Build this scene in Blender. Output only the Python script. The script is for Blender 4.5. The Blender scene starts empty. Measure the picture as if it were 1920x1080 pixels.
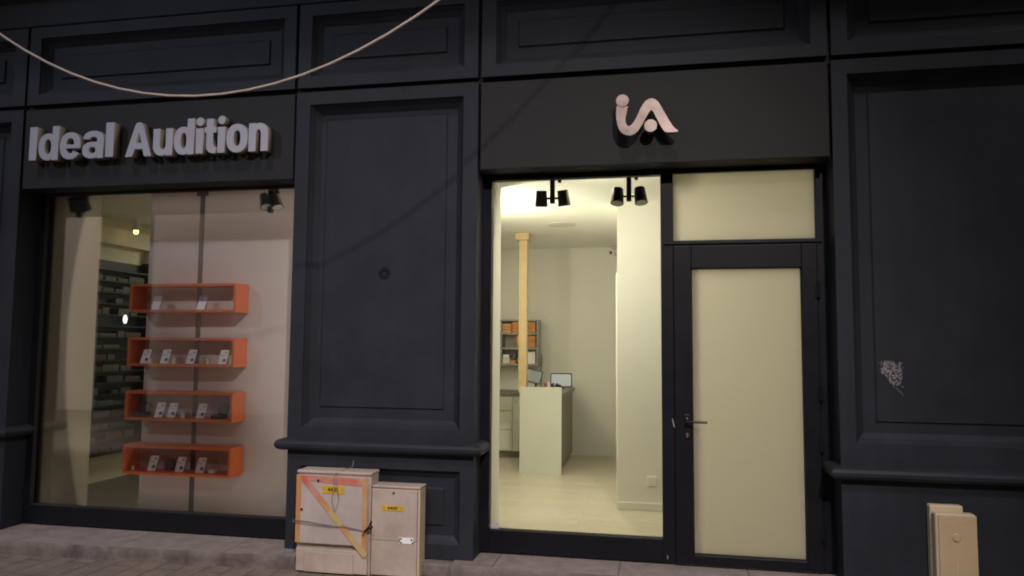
import bpy, bmesh, math, random
from mathutils import Vector, Matrix
random.seed(7)
R = math.radians
SC = bpy.context.scene
COL = SC.collection

# ------------------------------------------------------------------ camera
def setup_camera():
    yaw, pit, rol = R(11.0704), R(4.3124), R(0.4357)
    cy, sy = math.cos(yaw), math.sin(yaw)
    fw = Vector((-sy*math.cos(pit), cy*math.cos(pit), math.sin(pit)))
    rt = Vector((cy, sy, 0)); up = rt.cross(fw)
    r2 = rt*math.cos(rol) + up*math.sin(rol)
    u2 = -rt*math.sin(rol) + up*math.cos(rol)
    cam = bpy.data.cameras.new('camera'); o = bpy.data.objects.new('camera', cam); COL.objects.link(o)
    m = Matrix((r2, u2, -fw)).transposed().to_4x4(); m.translation = Vector((0, -5, 1.65))
    o.matrix_world = m
    cam.sensor_width = 36; cam.lens = 1400/1920*36; cam.clip_start = .05; cam.clip_end = 3000
    SC.camera = o
setup_camera()
SC.render.resolution_x, SC.render.resolution_y = 1024, 576
SC.view_settings.view_transform = 'Standard'; SC.view_settings.look = 'None'
SC.view_settings.exposure = 0.0; SC.view_settings.gamma = 1
SC.cycles.use_denoising = True
SC.cycles.max_bounces = 8; SC.cycles.diffuse_bounces = 5; SC.cycles.glossy_bounces = 4
SC.cycles.transmission_bounces = 6; SC.cycles.transparent_max_bounces = 12
SC.cycles.sample_clamp_indirect = 4
SC.cycles.caustics_reflective = False; SC.cycles.caustics_refractive = False
SC.cycles.filter_width = 2.0

# ------------------------------------------------------------------ world and lights
w = bpy.data.worlds.new('World'); SC.world = w; w.use_nodes = True
nt = w.node_tree; bg = nt.nodes['Background']
sky = nt.nodes.new('ShaderNodeTexSky'); sky.sky_type = 'NISHITA'; sky.sun_disc = False
sky.sun_elevation = R(3.0); sky.sun_rotation = R(160)
nt.links.new(sky.outputs[0], bg.inputs[0]); bg.inputs[1].default_value = 0.13

def light(name, kind, loc, target, energy, color, **kw):
    d = bpy.data.lights.new(name, kind); d.energy = energy; d.color = color
    for k, v in kw.items(): setattr(d, k, v)
    o = bpy.data.objects.new(name, d); COL.objects.link(o); o.location = loc
    o.rotation_euler = (Vector(target)-Vector(loc)).to_track_quat('-Z', 'Y').to_euler()
    return o
# steep, slightly warm key light from high over the street
light('sun', 'SUN', (0, -14, 20), (0, 0, 0), .85, (1.0, .90, .86), angle=R(8))
# wall lantern on the house across the street (its fixture is built below)
light('street_lamp_light', 'SPOT', (2.17, -8.37, 7.02), (-1.6, 0, -.1), 2850, (1.0, .87, .82),
      spot_size=R(46), spot_blend=1.0, shadow_soft_size=.12)
# shop lights and added fills (only two ceiling panels get fixtures below)
WARM = (1.0, .935, .67)
light('shop_uplight', 'AREA', (-2.0, 1.56, 2.50), (-0.5, 1.45, 2.72), 58, WARM, shape='RECTANGLE', size=.3, size_y=.3)
light('cold_street_lamp_light', 'SPOT', (-8.2, -7.6, 6.85), (-2.6, 0, 1.9), 700, (.70, .80, 1.0), spot_size=R(46), spot_blend=1.0, shadow_soft_size=.4)
light('display_side_fill', 'AREA', (-2.63, .36, 1.55), (-4.9, .47, 1.55), 3.2, (1, .86, .74), shape='RECTANGLE', size=.05, size_y=2.3)  # unseen fill added to brighten the left reveal and backdrop
light('display_top_fill', 'AREA', (-3.7, .50, 2.93), (-3.7, .56, 0), .9, (1, .86, .74), shape='RECTANGLE', size=2.0, size_y=.08)  # unseen fill added to brighten the top of the backdrop, no fixture
light('side_room_fill', 'AREA', (-4.6, 3.2, 2.93), (-4.6, 3.2, 0), 20, WARM, shape='RECTANGLE', size=.4, size_y=.4)  # added fill for the side room ceiling and reveal, no fixture
light('display_sill_fill', 'AREA', (-3.8, .33, .29), (-3.8, .60, 2.0), 1.5, (1, .86, .74), shape='RECTANGLE', size=2.0, size_y=.04)  # unseen fill added to lift the lower backdrop, no fixture
light('veil_fill_spot', 'SPOT', (-9.0, -.75, 6.3), (-10.0, -9.4, 1.0), 2900, (1.0, .87, .80), spot_size=R(78), spot_blend=.5, shadow_soft_size=.08)  # fixtureless spot added to light the opposite house for its reflection and fill
light('shop_panel_light_a', 'AREA', (-2.6, 3.0, 2.90), (-2.6, 3.0, 0), 11, WARM, shape='RECTANGLE', size=.6, size_y=.6)
light('shop_panel_light_b', 'AREA', (0.75, 1.0, 2.90), (0.75, 1.0, 0), 1.2, WARM, shape='RECTANGLE', size=.9, size_y=.5)
light('white_wall_fill', 'AREA', (-0.30, .62, 2.93), (-0.10, 1.75, .5), 24, WARM, shape='RECTANGLE', size=.5, size_y=.3)  # added fill aimed at the white wall, no fixture

# ------------------------------------------------------------------ materials
def mat(name, col, rough=.6, metal=0, noise=0.0, nscale=6, bump=0.0, bscale=60, col2=None, spec=.5, emit=None, estr=0):
    m = bpy.data.materials.new(name); m.use_nodes = True
    t = m.node_tree; b = t.nodes['Principled BSDF']
    b.inputs['Base Color'].default_value = (*col, 1); b.inputs['Roughness'].default_value = rough
    b.inputs['Metallic'].default_value = metal; b.inputs['Specular IOR Level'].default_value = spec
    tc = t.nodes.new('ShaderNodeTexCoord')
    if noise or col2:
        n = t.nodes.new('ShaderNodeTexNoise'); n.inputs['Scale'].default_value = nscale; n.inputs['Detail'].default_value = 6
        n.inputs['Roughness'].default_value = .65
        r = t.nodes.new('ShaderNodeValToRGB')
        c2 = col2 or tuple(c*(1-noise) for c in col); c1 = col if col2 else tuple(min(1, c*(1+noise)) for c in col)
        r.color_ramp.elements[0].color = (*c2, 1); r.color_ramp.elements[1].color = (*c1, 1)
        r.color_ramp.elements[0].position = .35; r.color_ramp.elements[1].position = .65
        t.links.new(tc.outputs['Object'], n.inputs['Vector']); t.links.new(n.outputs[0], r.inputs[0])
        t.links.new(r.outputs[0], b.inputs['Base Color'])
        mr = t.nodes.new('ShaderNodeMapRange'); mr.inputs[3].default_value = max(.05, rough-.12); mr.inputs[4].default_value = min(1, rough+.12)
        t.links.new(n.outputs[0], mr.inputs[0]); t.links.new(mr.outputs[0], b.inputs['Roughness'])
    if bump:
        n2 = t.nodes.new('ShaderNodeTexNoise'); n2.inputs['Scale'].default_value = bscale; n2.inputs['Detail'].default_value = 4
        bp = t.nodes.new('ShaderNodeBump'); bp.inputs['Strength'].default_value = bump; bp.inputs['Distance'].default_value = .01
        t.links.new(tc.outputs['Object'], n2.inputs['Vector']); t.links.new(n2.outputs[0], bp.inputs['Height'])
        t.links.new(bp.outputs[0], b.inputs['Normal'])
    if name == 'anthracite_paint':
        mp = t.nodes.new('ShaderNodeMapping'); mp.inputs['Scale'].default_value = (9, 9, .55)
        n3 = t.nodes.new('ShaderNodeTexNoise'); n3.inputs['Scale'].default_value = 1.6; n3.inputs['Detail'].default_value = 5
        r3 = t.nodes.new('ShaderNodeValToRGB'); r3.color_ramp.elements[0].color = (.92, .92, .93, 1); r3.color_ramp.elements[1].color = (1.06, 1.05, 1.04, 1)
        r3.color_ramp.elements[0].position = .3; r3.color_ramp.elements[1].position = .7
        mx3 = t.nodes.new('ShaderNodeMix'); mx3.data_type = 'RGBA'; mx3.blend_type = 'MULTIPLY'; mx3.inputs[0].default_value = 1
        t.links.new(tc.outputs['Object'], mp.inputs[0]); t.links.new(mp.outputs[0], n3.inputs[0]); t.links.new(n3.outputs[0], r3.inputs[0])
        t.links.new(r.outputs[0], mx3.inputs[6]); t.links.new(r3.outputs[0], mx3.inputs[7]); t.links.new(mx3.outputs[2], b.inputs['Base Color'])
    if emit:
        b.inputs['Emission Color'].default_value = (*emit, 1); b.inputs['Emission Strength'].default_value = estr
    return m

def glass_mat(name, tint, refl=1.0):
    m = bpy.data.materials.new(name); m.use_nodes = True; t = m.node_tree
    for n in list(t.nodes): t.nodes.remove(n)
    out = t.nodes.new('ShaderNodeOutputMaterial'); mix = t.nodes.new('ShaderNodeMixShader')
    tr = t.nodes.new('ShaderNodeBsdfTransparent'); gl = t.nodes.new('ShaderNodeBsdfGlossy'); fr = t.nodes.new('ShaderNodeFresnel')
    fr.inputs[0].default_value = 1.5; tr.inputs[0].default_value = (*tint, 1)
    gl.inputs['Roughness'].default_value = .02; gl.inputs[0].default_value = (1, 1, 1, 1)
    ml = t.nodes.new('ShaderNodeMath'); ml.operation = 'MULTIPLY'; ml.inputs[1].default_value = refl
    t.links.new(fr.outputs[0], ml.inputs[0]); t.links.new(ml.outputs[0], mix.inputs[0])
    t.links.new(tr.outputs[0], mix.inputs[1]); t.links.new(gl.outputs[0], mix.inputs[2]); t.links.new(mix.outputs[0], out.inputs[0])
    return m

def frosted_mat():
    m = bpy.data.materials.new('frosted_film'); m.use_nodes = True; t = m.node_tree
    for n in list(t.nodes): t.nodes.remove(n)
    out = t.nodes.new('ShaderNodeOutputMaterial'); mix = t.nodes.new('ShaderNodeMixShader')
    tl = t.nodes.new('ShaderNodeBsdfTranslucent'); df = t.nodes.new('ShaderNodeBsdfDiffuse')
    tl.inputs[0].default_value = (.74, .72, .64, 1); df.inputs[0].default_value = (.45, .44, .42, 1)
    mix.inputs[0].default_value = .22
    t.links.new(tl.outputs[0], mix.inputs[1]); t.links.new(df.outputs[0], mix.inputs[2]); t.links.new(mix.outputs[0], out.inputs[0])
    return m

def brick_mat(name, c1, c2, cm, bw, rh, mortar, rough, rot=0, swap=None, bump=.3, noise=.3, loc=(0, 0, 0)):
    m = bpy.data.materials.new(name); m.use_nodes = True; t = m.node_tree; b = t.nodes['Principled BSDF']
    tc = t.nodes.new('ShaderNodeTexCoord'); mp = t.nodes.new('ShaderNodeMapping'); mp.inputs['Rotation'].default_value = (0, 0, rot)
    mp.inputs['Location'].default_value = loc
    br = t.nodes.new('ShaderNodeTexBrick'); br.inputs['Scale'].default_value = 1; br.inputs['Brick Width'].default_value = bw
    br.inputs['Row Height'].default_value = rh; br.inputs['Mortar Size'].default_value = mortar; br.inputs['Mortar Smooth'].default_value = .3
    br.inputs[1].default_value = (*c1, 1); br.inputs[2].default_value = (*c2, 1); br.inputs[3].default_value = (*cm, 1)
    no = t.nodes.new('ShaderNodeTexNoise'); no.inputs['Scale'].default_value = 9; no.inputs['Detail'].default_value = 8; no.inputs['Roughness'].default_value = .7
    mx = t.nodes.new('ShaderNodeMix'); mx.data_type = 'RGBA'; mx.blend_type = 'MULTIPLY'; mx.inputs[0].default_value = noise*2
    t.links.new(tc.outputs['Object'], mp.inputs[0]); t.links.new(mp.outputs[0], br.inputs[0]); t.links.new(tc.outputs['Object'], no.inputs[0])
    ra = t.nodes.new('ShaderNodeValToRGB'); ra.color_ramp.elements[0].color = (.45, .42, .4, 1); ra.color_ramp.elements[0].position = .3; ra.color_ramp.elements[1].position = .62
    t.links.new(no.outputs[0], ra.inputs[0])
    t.links.new(br.outputs[0], mx.inputs[6]); t.links.new(ra.outputs[0], mx.inputs[7]); t.links.new(mx.outputs[2], b.inputs['Base Color'])
    b.inputs['Roughness'].default_value = rough
    bp = t.nodes.new('ShaderNodeBump'); bp.inputs['Strength'].default_value = bump; bp.inputs['Distance'].default_value = .01; bp.invert = True
    t.links.new(br.outputs['Fac'], bp.inputs['Height']); t.links.new(bp.outputs[0], b.inputs['Normal'])
    return m

M = {}
M['paint'] = mat('anthracite_paint', (.0215, .0242, .0335), .6, spec=.25, noise=.16, nscale=2.2, bump=.06, bscale=90)
M['fascia'] = mat('fascia_paint', (.022, .0215, .0235), .6, spec=.22, noise=.10, nscale=1.5, bump=.04, bscale=120)
M['frame'] = mat('dark_aluminium', (.006, .0065, .010), .45, spec=.25, noise=.12, nscale=5)
M['black'] = mat('black_plastic', (.010, .010, .011), .35)
M['rubber'] = mat('black_gasket', (.006, .006, .006), .7)
M['glass'] = glass_mat('window_glass', (.95, .96, .95), .9)
M['frost'] = frosted_mat()
M['white'] = mat('white_wall_paint', (.78, .77, .74), .8, noise=.02, nscale=3, bump=.04, bscale=140)
M['ceil'] = mat('white_ceiling_paint', (.82, .81, .78), .85, noise=.015, nscale=2)
M['panel'] = mat('greige_display_panel', (.58, .51, .49), .6, noise=.03, nscale=2)
M['reveal'] = mat('cream_reveal', (.72, .67, .53), .7, noise=.03, nscale=3)
M['floor'] = brick_mat('pale_oak_planks', (.56, .51, .41), (.51, .46, .36), (.41, .36, .28), 1.3, .19, .003, .38, rot=0, bump=.08, noise=.10)
M['orange'] = mat('orange_lacquer', (.70, .15, .035), .4, noise=.06, nscale=8)
M['orangebox'] = mat('orange_box_card', (.60, .25, .05), .55, noise=.06, nscale=14)
M['letter'] = mat('pale_grey_letter', (.42, .42, .49), .5, noise=.04, nscale=9)
M['letter_side'] = mat('beige_letter_side', (.33, .28, .22), .55, noise=.08, nscale=7)
M['copper'] = mat('brushed_pink_metal', (.49, .395, .36), .30, metal=.6, noise=.05, nscale=10)
M['stone'] = brick_mat('doorstep_stone', (.29, .245, .23), (.26, .22, .205), (.14, .115, .105), .82, 3.0, .006, .75, noise=.34, bump=.3, loc=(.2, 1.4, 0))
M['stonefront'] = mat('stained_kerb_stone', (.215, .18, .165), .85, col2=(.085, .072, .064), nscale=5, bump=.5, bscale=30)
M['paving'] = brick_mat('street_paving', (.22, .18, .15), (.195, .16, .135), (.11, .09, .076), .62, .17, .007, .8, rot=R(90), noise=.32, bump=.5)
M['grp'] = mat('beige_cabinet_grp', (.52, .425, .37), .7, col2=(.39, .315, .27), nscale=4.5, bump=.12, bscale=110)
M['grp_door'] = mat('grey_pink_cabinet_door', (.50, .43, .40), .65, col2=(.40, .345, .32), nscale=4, bump=.10, bscale=120)
M['post_grp'] = mat('ochre_meter_box', (.54, .42, .25), .6, noise=.05, nscale=6, bump=.06)
M['post_side'] = mat('ochre_meter_box_back', (.60, .50, .34), .6, noise=.05, nscale=6)
M['tape'] = mat('faded_warning_tape', (.55, .20, .06), .55, col2=(.52, .36, .17), nscale=7)
M['tape_red'] = mat('red_warning_tape', (.56, .13, .08), .55, col2=(.52, .33, .26), nscale=9)
M['tape_yel'] = mat('yellow_warning_tape', (.50, .43, .13), .55, col2=(.52, .36, .18), nscale=6)
M['yellow'] = mat('yellow_label_plate', (.60, .38, .03), .5, noise=.12, nscale=20)
M['ink'] = mat('black_ink', (.02, .018, .015), .6)
M['wire'] = mat('grey_wire', (.21, .19, .19), .5)
M['cable'] = mat('cream_cable', (.42, .35, .30), .5, noise=.1, nscale=12)
M['wood'] = mat('pine_post', (.64, .47, .27), .5, noise=.08, nscale=9)
M['counter'] = mat('grey_green_laminate', (.52, .53, .46), .45, noise=.02, nscale=3)
M['worktop'] = mat('dark_grey_worktop', (.16, .15, .14), .4, noise=.1, nscale=20)
M['shelfgrey'] = mat('grey_shelf_metal', (.34, .34, .33), .5)
M['card'] = mat('white_display_card', (.90, .90, .93), .5)
M['cardpurple'] = mat('purple_print', (.12, .08, .22), .5)
M['cardgrey'] = mat('grey_print', (.10, .10, .12), .5)
M['cardpink'] = mat('pink_print', (.45, .25, .28), .5)
M['screen'] = mat('lit_screen', (.06, .06, .06), .25, emit=(.86, .88, .74), estr=.18)
M['chrome'] = mat('satin_metal', (.45, .43, .42), .35, metal=.8)
M['brass'] = mat('brass_cylinder', (.42, .25, .16), .4, metal=.6)
M['plastic'] = mat('white_plastic', (.78, .77, .72), .4)
M['rackdark'] = mat('dark_rack_metal', (.008, .009, .009), .5, noise=.2, nscale=10)
M['lens'] = mat('lamp_lens', (.5, .5, .46), .2)
M['lamp_on'] = mat('lit_lamp_diffuser', (.8, .8, .8), .4, emit=(1, .88, .62), estr=6)
M['spot_warm'] = mat('lit_warm_spot', (.8, .7, .5), .4, emit=(1, .62, .18), estr=5)
M['spot_cold'] = mat('lit_cold_strip', (.8, .8, .8), .4, emit=(.85, .97, 1), estr=1.6)
M['scratch'] = mat('grey_scratch', (.36, .33, .35), .7)
M['stain'] = mat('dull_stain', (.015, .0155, .019), .8, noise=.3, nscale=40, spec=.1)
M['sticker'] = mat('lilac_sticker', (.48, .44, .50), .6, noise=.15, nscale=60)
M['render'] = mat('opposite_render', (.42, .34, .28), .85, noise=.12, nscale=1.2, bump=.1, bscale=30)
M['shutter'] = mat('opposite_shutter', (.20, .17, .15), .6)
M['winlit'] = mat('lit_shop_front', (.5, .45, .4), .5, emit=(1, .8, .62), estr=.35)
M['prod_a'] = mat('pale_product', (.075, .08, .085), .5, noise=.25, nscale=12)
M['prod_b'] = mat('dull_red_product', (.07, .04, .035), .5)
M['prod_c'] = mat('dull_green_product', (.035, .05, .04), .5)

# ------------------------------------------------------------------ mesh helpers
class MB:
    def __init__(s): s.v = []; s.f = []; s.smooth = []
    def add(s, vs, fs, sm=False):
        o = len(s.v); s.v += [Vector(p) for p in vs]; s.f += [tuple(i+o for i in f) for f in fs]; s.smooth += [sm]*len(fs); return s
    def box(s, x0, x1, y0, y1, z0, z1):
        vs = [(x0, y0, z0), (x1, y0, z0), (x1, y1, z0), (x0, y1, z0), (x0, y0, z1), (x1, y0, z1), (x1, y1, z1), (x0, y1, z1)]
        return s.add(vs, [(0, 3, 2, 1), (4, 5, 6, 7), (0, 1, 5, 4), (1, 2, 6, 5), (2, 3, 7, 6), (3, 0, 4, 7)])
    def tbox(s, mtx, sx, sy, sz):       # box centred on the transform's origin
        vs = [mtx @ Vector((a*sx/2, b*sy/2, c*sz/2)) for c in (-1, 1) for a, b in ((-1, -1), (1, -1), (1, 1), (-1, 1))]
        return s.add(vs, [(0, 3, 2, 1), (4, 5, 6, 7), (0, 1, 5, 4), (1, 2, 6, 5), (2, 3, 7, 6), (3, 0, 4, 7)])
    def cyl(s, p0, p1, r0, r1=None, n=20, caps=True):
        p0, p1 = Vector(p0), Vector(p1); r1 = r0 if r1 is None else r1
        d = (p1-p0).normalized(); a = d.orthogonal().normalized(); b = d.cross(a)
        vs = []
        for p, r in ((p0, r0), (p1, r1)):
            for k in range(n):
                t = 2*math.pi*k/n; vs.append(p + (a*math.cos(t)+b*math.sin(t))*r)
        s.add(vs, [(k, (k+1) % n, n+(k+1) % n, n+k) for k in range(n)], True)
        if caps: s.add(vs[:n], [tuple(range(n))[::-1]]); s.add(vs[n:], [tuple(range(n))])
        return s
    def tube(s, pts, r, n=8):
        pts = [Vector(p) for p in pts]; vs = []; N = len(pts); prev = None
        for i, p in enumerate(pts):
            d = (pts[min(i+1, N-1)]-pts[max(i-1, 0)]).normalized()
            a = (prev - d*prev.dot(d)).normalized() if prev is not None else d.orthogonal().normalized()
            prev = a; b = d.cross(a)
            for k in range(n):
                t = 2*math.pi*k/n; vs.append(p+(a*math.cos(t)+b*math.sin(t))*r)
        fs = [(i*n+k, i*n+(k+1) % n, (i+1)*n+(k+1) % n, (i+1)*n+k) for i in range(N-1) for k in range(n)]
        s.add(vs, fs, True); s.add(vs[:n], [tuple(range(n))[::-1]]); s.add(vs[-n:], [tuple(range(n))]); return s
    def sphere(s, c, r, n=16, m=10, sz=1.0):
        c = Vector(c); vs = [c+Vector((0, 0, r*sz))]
        for i in range(1, m):
            t = math.pi*i/m
            for k in range(n):
                p = 2*math.pi*k/n; vs.append(c+Vector((r*math.sin(t)*math.cos(p), r*math.sin(t)*math.sin(p), r*sz*math.cos(t))))
        vs.append(c-Vector((0, 0, r*sz))); L = len(vs)-1
        fs = [(0, 1+k, 1+(k+1) % n) for k in range(n)]
        for i in range(m-2):
            for k in range(n): fs.append((1+i*n+k, 1+(i+1)*n+k, 1+(i+1)*n+(k+1) % n, 1+i*n+(k+1) % n))
        fs += [(L, 1+(m-2)*n+(k+1) % n, 1+(m-2)*n+k) for k in range(n)]
        return s.add(vs, fs, True)
    def prism_y(s, pts, y0, y1):        # outline in x,z extruded along y
        n = len(pts); vs = [(x, y0, z) for x, z in pts]+[(x, y1, z) for x, z in pts]
        s.add(vs, [tuple(range(n)), tuple(range(2*n-1, n-1, -1))]+[(k, n+k, n+(k+1) % n, (k+1) % n) for k in range(n)]); return s
    def ring(s, x0, x1, z0, z1, y, X0, X1, Z0, Z1, Y):     # four quads between an outer and an inner rectangle
        vs = [(x0, y, z0), (x1, y, z0), (x1, y, z1), (x0, y, z1), (X0, Y, Z0), (X1, Y, Z0), (X1, Y, Z1), (X0, Y, Z1)]
        return s.add(vs, [(k, (k+1) % 4, 4+(k+1) % 4, 4+k) for k in range(4)])
    def quad(s, *p): return s.add(p, [tuple(range(len(p)))])
    def build(s, name, m, parent=None, bevel=0, seg=2, recalc=True):
        base = WL.get(parent.name, Vector()) if parent else Vector()
        off = base
        me = bpy.data.meshes.new(name); me.from_pydata([v-off for v in s.v], [], s.f); me.update()
        for p, q in zip(me.polygons, s.smooth): p.use_smooth = q
        if recalc:
            b = bmesh.new(); b.from_mesh(me); bmesh.ops.recalc_face_normals(b, faces=b.faces); b.to_mesh(me); b.free()
        me.materials.append(m)
        o = bpy.data.objects.new(name, me); COL.objects.link(o)
        WL[o.name] = off.copy()
        if parent: o.parent = parent
        if bevel:
            md = o.modifiers.new('bevel', 'BEVEL'); md.width = bevel; md.segments = seg; md.limit_method = 'ANGLE'; md.angle_limit = R(40)
        return o
WL = {}      # world position of every object's origin
def thing(name, loc, label, cat, group=None):
    o = bpy.data.objects.new(name, None); COL.objects.link(o); o.location = loc; o.empty_display_size = .1
    WL[o.name] = Vector(loc); tag(o, label, cat, group); return o
def tag(o, label=None, cat=None, group=None, kind=None):
    if label: o['label'] = label
    if cat: o['category'] = cat
    if group: o['group'] = group
    if kind: o['kind'] = kind
    return o
def struct(name, mb, m, **k):
    return tag(mb.build(name, m, **k), kind='structure')
def dup(root, loc, label=None, rotz=0):
    r = root.copy(); COL.objects.link(r); r.location = loc; r.rotation_euler = (0, 0, rotz); WL[r.name] = Vector(loc)
    if label: r['label'] = label
    for ch in list(root.children):
        c = ch.copy(); COL.objects.link(c); c.parent = r
        for g in list(ch.children):
            d = g.copy(); COL.objects.link(d); d.parent = c
    return r
def text_mesh(body, size=1, extrude=.02, offset=0.0, bevel=0.0, space=1.0):
    cu = bpy.data.curves.new('glyph', 'FONT'); cu.body = body; cu.size = size; cu.extrude = extrude; cu.offset = offset
    cu.bevel_depth = bevel; cu.bevel_resolution = 1; cu.space_character = space; cu.resolution_u = 6
    o = bpy.data.objects.new('glyph', cu); COL.objects.link(o)
    dg = bpy.context.evaluated_depsgraph_get(); dg.update()
    me = bpy.data.meshes.new_from_object(o.evaluated_get(dg))
    bpy.data.objects.remove(o); bpy.data.curves.remove(cu)
    return me
def place_text(me, name, m, parent, x0, x1, z0, z1, y0, y1):
    """fit a glyph mesh into a box on the facade: x0..x1, z0..z1, front y0, back y1"""
    xs = [v.co.x for v in me.vertices]; ys = [v.co.y for v in me.vertices]; zs = [v.co.z for v in me.vertices]
    b = WL[parent.name] if parent else Vector()
    for v in me.vertices:
        a = (v.co.x-min(xs))/(max(xs)-min(xs)); c = (v.co.y-min(ys))/(max(ys)-min(ys)); e = (v.co.z-min(zs))/(max(zs)-min(zs))
        v.co = Vector((x0+a*(x1-x0), y1+e*(y0-y1), z0+c*(z1-z0)))-b
    bm = bmesh.new(); bm.from_mesh(me); bmesh.ops.recalc_face_normals(bm, faces=bm.faces); bm.to_mesh(me); bm.free()
    me.materials.clear(); me.materials.append(m)
    o = bpy.data.objects.new(name, me); COL.objects.link(o); WL[o.name] = b
    if parent: o.parent = parent
    return o

# ------------------------------------------------------------------ ground
struct('pavement', MB().quad((-60, -9.4, .098), (60, -9.4, .098), (60, 30, .098), (-60, 30, .098)), M['paving'], recalc=False)

# ------------------------------------------------------------------ the shop building
SHOP = thing('shop_building', (-1.9, 0, .2), 'dark anthracite panelled shopfront with a wide display window, a glazed entrance and moulded pilasters', 'building')

def panelled(mb, x0, x1, z0, z1, px0, px1, pz0, pz1, rx0, rx1, rz0, rz1, y=0, dep=.08, bw=.06, thick=.24, lip=.010, rise=.010):
    """slab with a moulded recess and a raised inner field"""
    mb.ring(x0, x1, z0, z1, y, px0, px1, pz0, pz1, y)
    mb.ring(px0, px1, pz0, pz1, y, px0+.003, px1-.003, pz0+.003, pz1-.003, y+lip)
    q = (px0+.003, px1-.003, pz0+.003, pz1-.003)
    m_ = (q[0]+bw*.45, q[1]-bw*.45, q[2]+bw*.45, q[3]-bw*.45); ym = y+lip+(dep-lip)*.55
    e = (q[0]+bw, q[1]-bw, q[2]+bw, q[3]-bw)
    mb.ring(*q, y+lip, *m_, ym); mb.ring(*m_, ym, *e, y+dep)
    mb.ring(*e, y+dep, rx0, rx1, rz0, rz1, y+dep)
    mb.ring(rx0, rx1, rz0, rz1, y+dep, rx0+.010, rx1-.010, rz0+.010, rz1-.010, y+dep-rise)
    a, b_, c, d = rx0+.010, rx1-.010, rz0+.010, rz1-.010; yy = y+dep-rise
    mb.quad((a, yy, c), (b_, yy, c), (b_, yy, d), (a, yy, d))
    mb.ring(x0, x1, z0, z1, y, x0, x1, z0, z1, y+thick)          # the slab's edges
    return mb

def moulding(x0, x1, z, lret=True, rret=True):
    """rounded dado moulding running along the pilaster and back into the reveals"""
    prof = [(.0, -.045), (-.030, -.045), (-.052, -.036), (-.064, -.018), (-.066, .002), (-.058, .020), (-.040, .030), (-.020, .034), (.0, .040)]
    mb = MB(); a0 = 1 if lret else 0; a1 = 1 if rret else 0
    rows = []
    for d, h in prof:
        row = []
        if lret: row.append((x0+d, .235, z+h))
        row.append((x0+(d if lret else 0), d, z+h)); row.append((x1-(d if rret else 0), d, z+h))
        if rret: row.append((x1-d, .235, z+h))
        rows.append(row)
    n = len(rows[0]); vs = [p for r in rows for p in r]
    mb.add(vs, [(i*n+k, i*n+k+1, (i+1)*n+k+1, (i+1)*n+k) for i in range(len(rows)-1) for k in range(n-1)], False)
    return mb

# centre pilaster, left and right pilasters: each > pilaster_panel, pedestal, dado_moulding
def pilaster(x0, x1, panel, raised, zm, ped, lret, rret, z1=3.494, label=None):
    mb = MB(); panelled(mb, x0, x1, zm+.040, z1, *panel, *raised)
    p = mb.build('pilaster', M['paint'], SHOP)
    if label: p['label'] = label
    pd = MB()
    if ped: panelled(pd, x0+.004, x1-.004, .19, zm-.045, *ped[0], *ped[1], y=.006, dep=.05, bw=.05, thick=.234)
    else: pd.box(x0+.004, x1-.004, .006, .24, .19, zm-.045)
    pd.build('pedestal', M['paint'], p)
    moulding(x0, x1, zm, lret, rret).build('dado_moulding', M['paint'], p)
    return p
pilaster(-2.61, -1.231, (-2.504, -1.337, 1.052, 3.399), (-2.405, -1.471, 1.187, 3.303), .936,
         ((-2.51, -1.33, .285, .78), (-2.39, -1.45, .40, .66)), True, True)
pilaster(1.106, 3.6, (1.20, 3.50, 1.052, 3.399), (1.335, 3.37, 1.178, 3.290), .880, None, True, True)
pilaster(-7.2, -4.975, (-7.09, -5.085, 1.052, 3.399), (-6.96, -5.21, 1.187, 3.303), .942, None, True, True)

# fascias over window and entrance
MB().box(-4.955, -2.630, .004, .30, 2.850, 3.488).build('fascia', M['fascia'], SHOP, bevel=.004)
MB().box(-1.212, 1.088, .004, .30, 2.866, 3.488).build('fascia', M['fascia'], SHOP, bevel=.004)
# shadow-gap backing behind the grooves
MB().box(-7.2, 3.6, .055, .29, 3.4945, 3.527).build('groove_backing', M['rubber'], SHOP)
for x0, x1 in ((-4.975, -4.955), (-2.630, -2.610), (-1.231, -1.212), (1.088, 1.106)):
    MB().box(x0+.0005, x1-.0005, .07, .236, 2.87, 3.494).build('groove_backing', M['rubber'], SHOP)
# cornice panels
CZ0, CZ1 = 3.5275, 4.165
cp = [(-7.2, -4.972, -7.09, -5.085), (-4.948, -2.632, -4.845, -2.725), (-2.606, -1.235, -2.505, -1.335), (-1.208, 1.086, -1.105, .985), (1.110, 3.6, 1.21, 3.5)]
for x0, x1, a, b in cp:
    mb = MB(); panelled(mb, x0, x1, CZ0, CZ1, a, b, 3.612, 4.075, a+.145, b-.145, 3.748, 3.945, y=0, dep=.07, bw=.06, rise=.014)
    mb.build('cornice_panel', M['paint'], SHOP)
for x in (-4.96, -2.619, -1.2215, 1.098):
    MB().box(x-.0115, x+.0115, .06, .235, 3.5275, 4.165).build('groove_backing', M['rubber'], SHOP)
# unseen ledge, made deep to shade the panels below, and the wall above
MB().box(-7.2, 3.6, .012, .29, 4.180, 4.5595).box(-7.2, 3.6, -.55, .29, 4.56, 4.72).build('unseen_cornice', M['paint'], SHOP, bevel=.01)
MB().box(-7.2, 3.6, .05, .29, 4.1655, 4.1795).build('groove_backing', M['rubber'], SHOP)
MB().box(-7.2, 3.6, .06, .29, 4.7205, 9.5).build('upper_wall', M['render'], SHOP)

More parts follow.
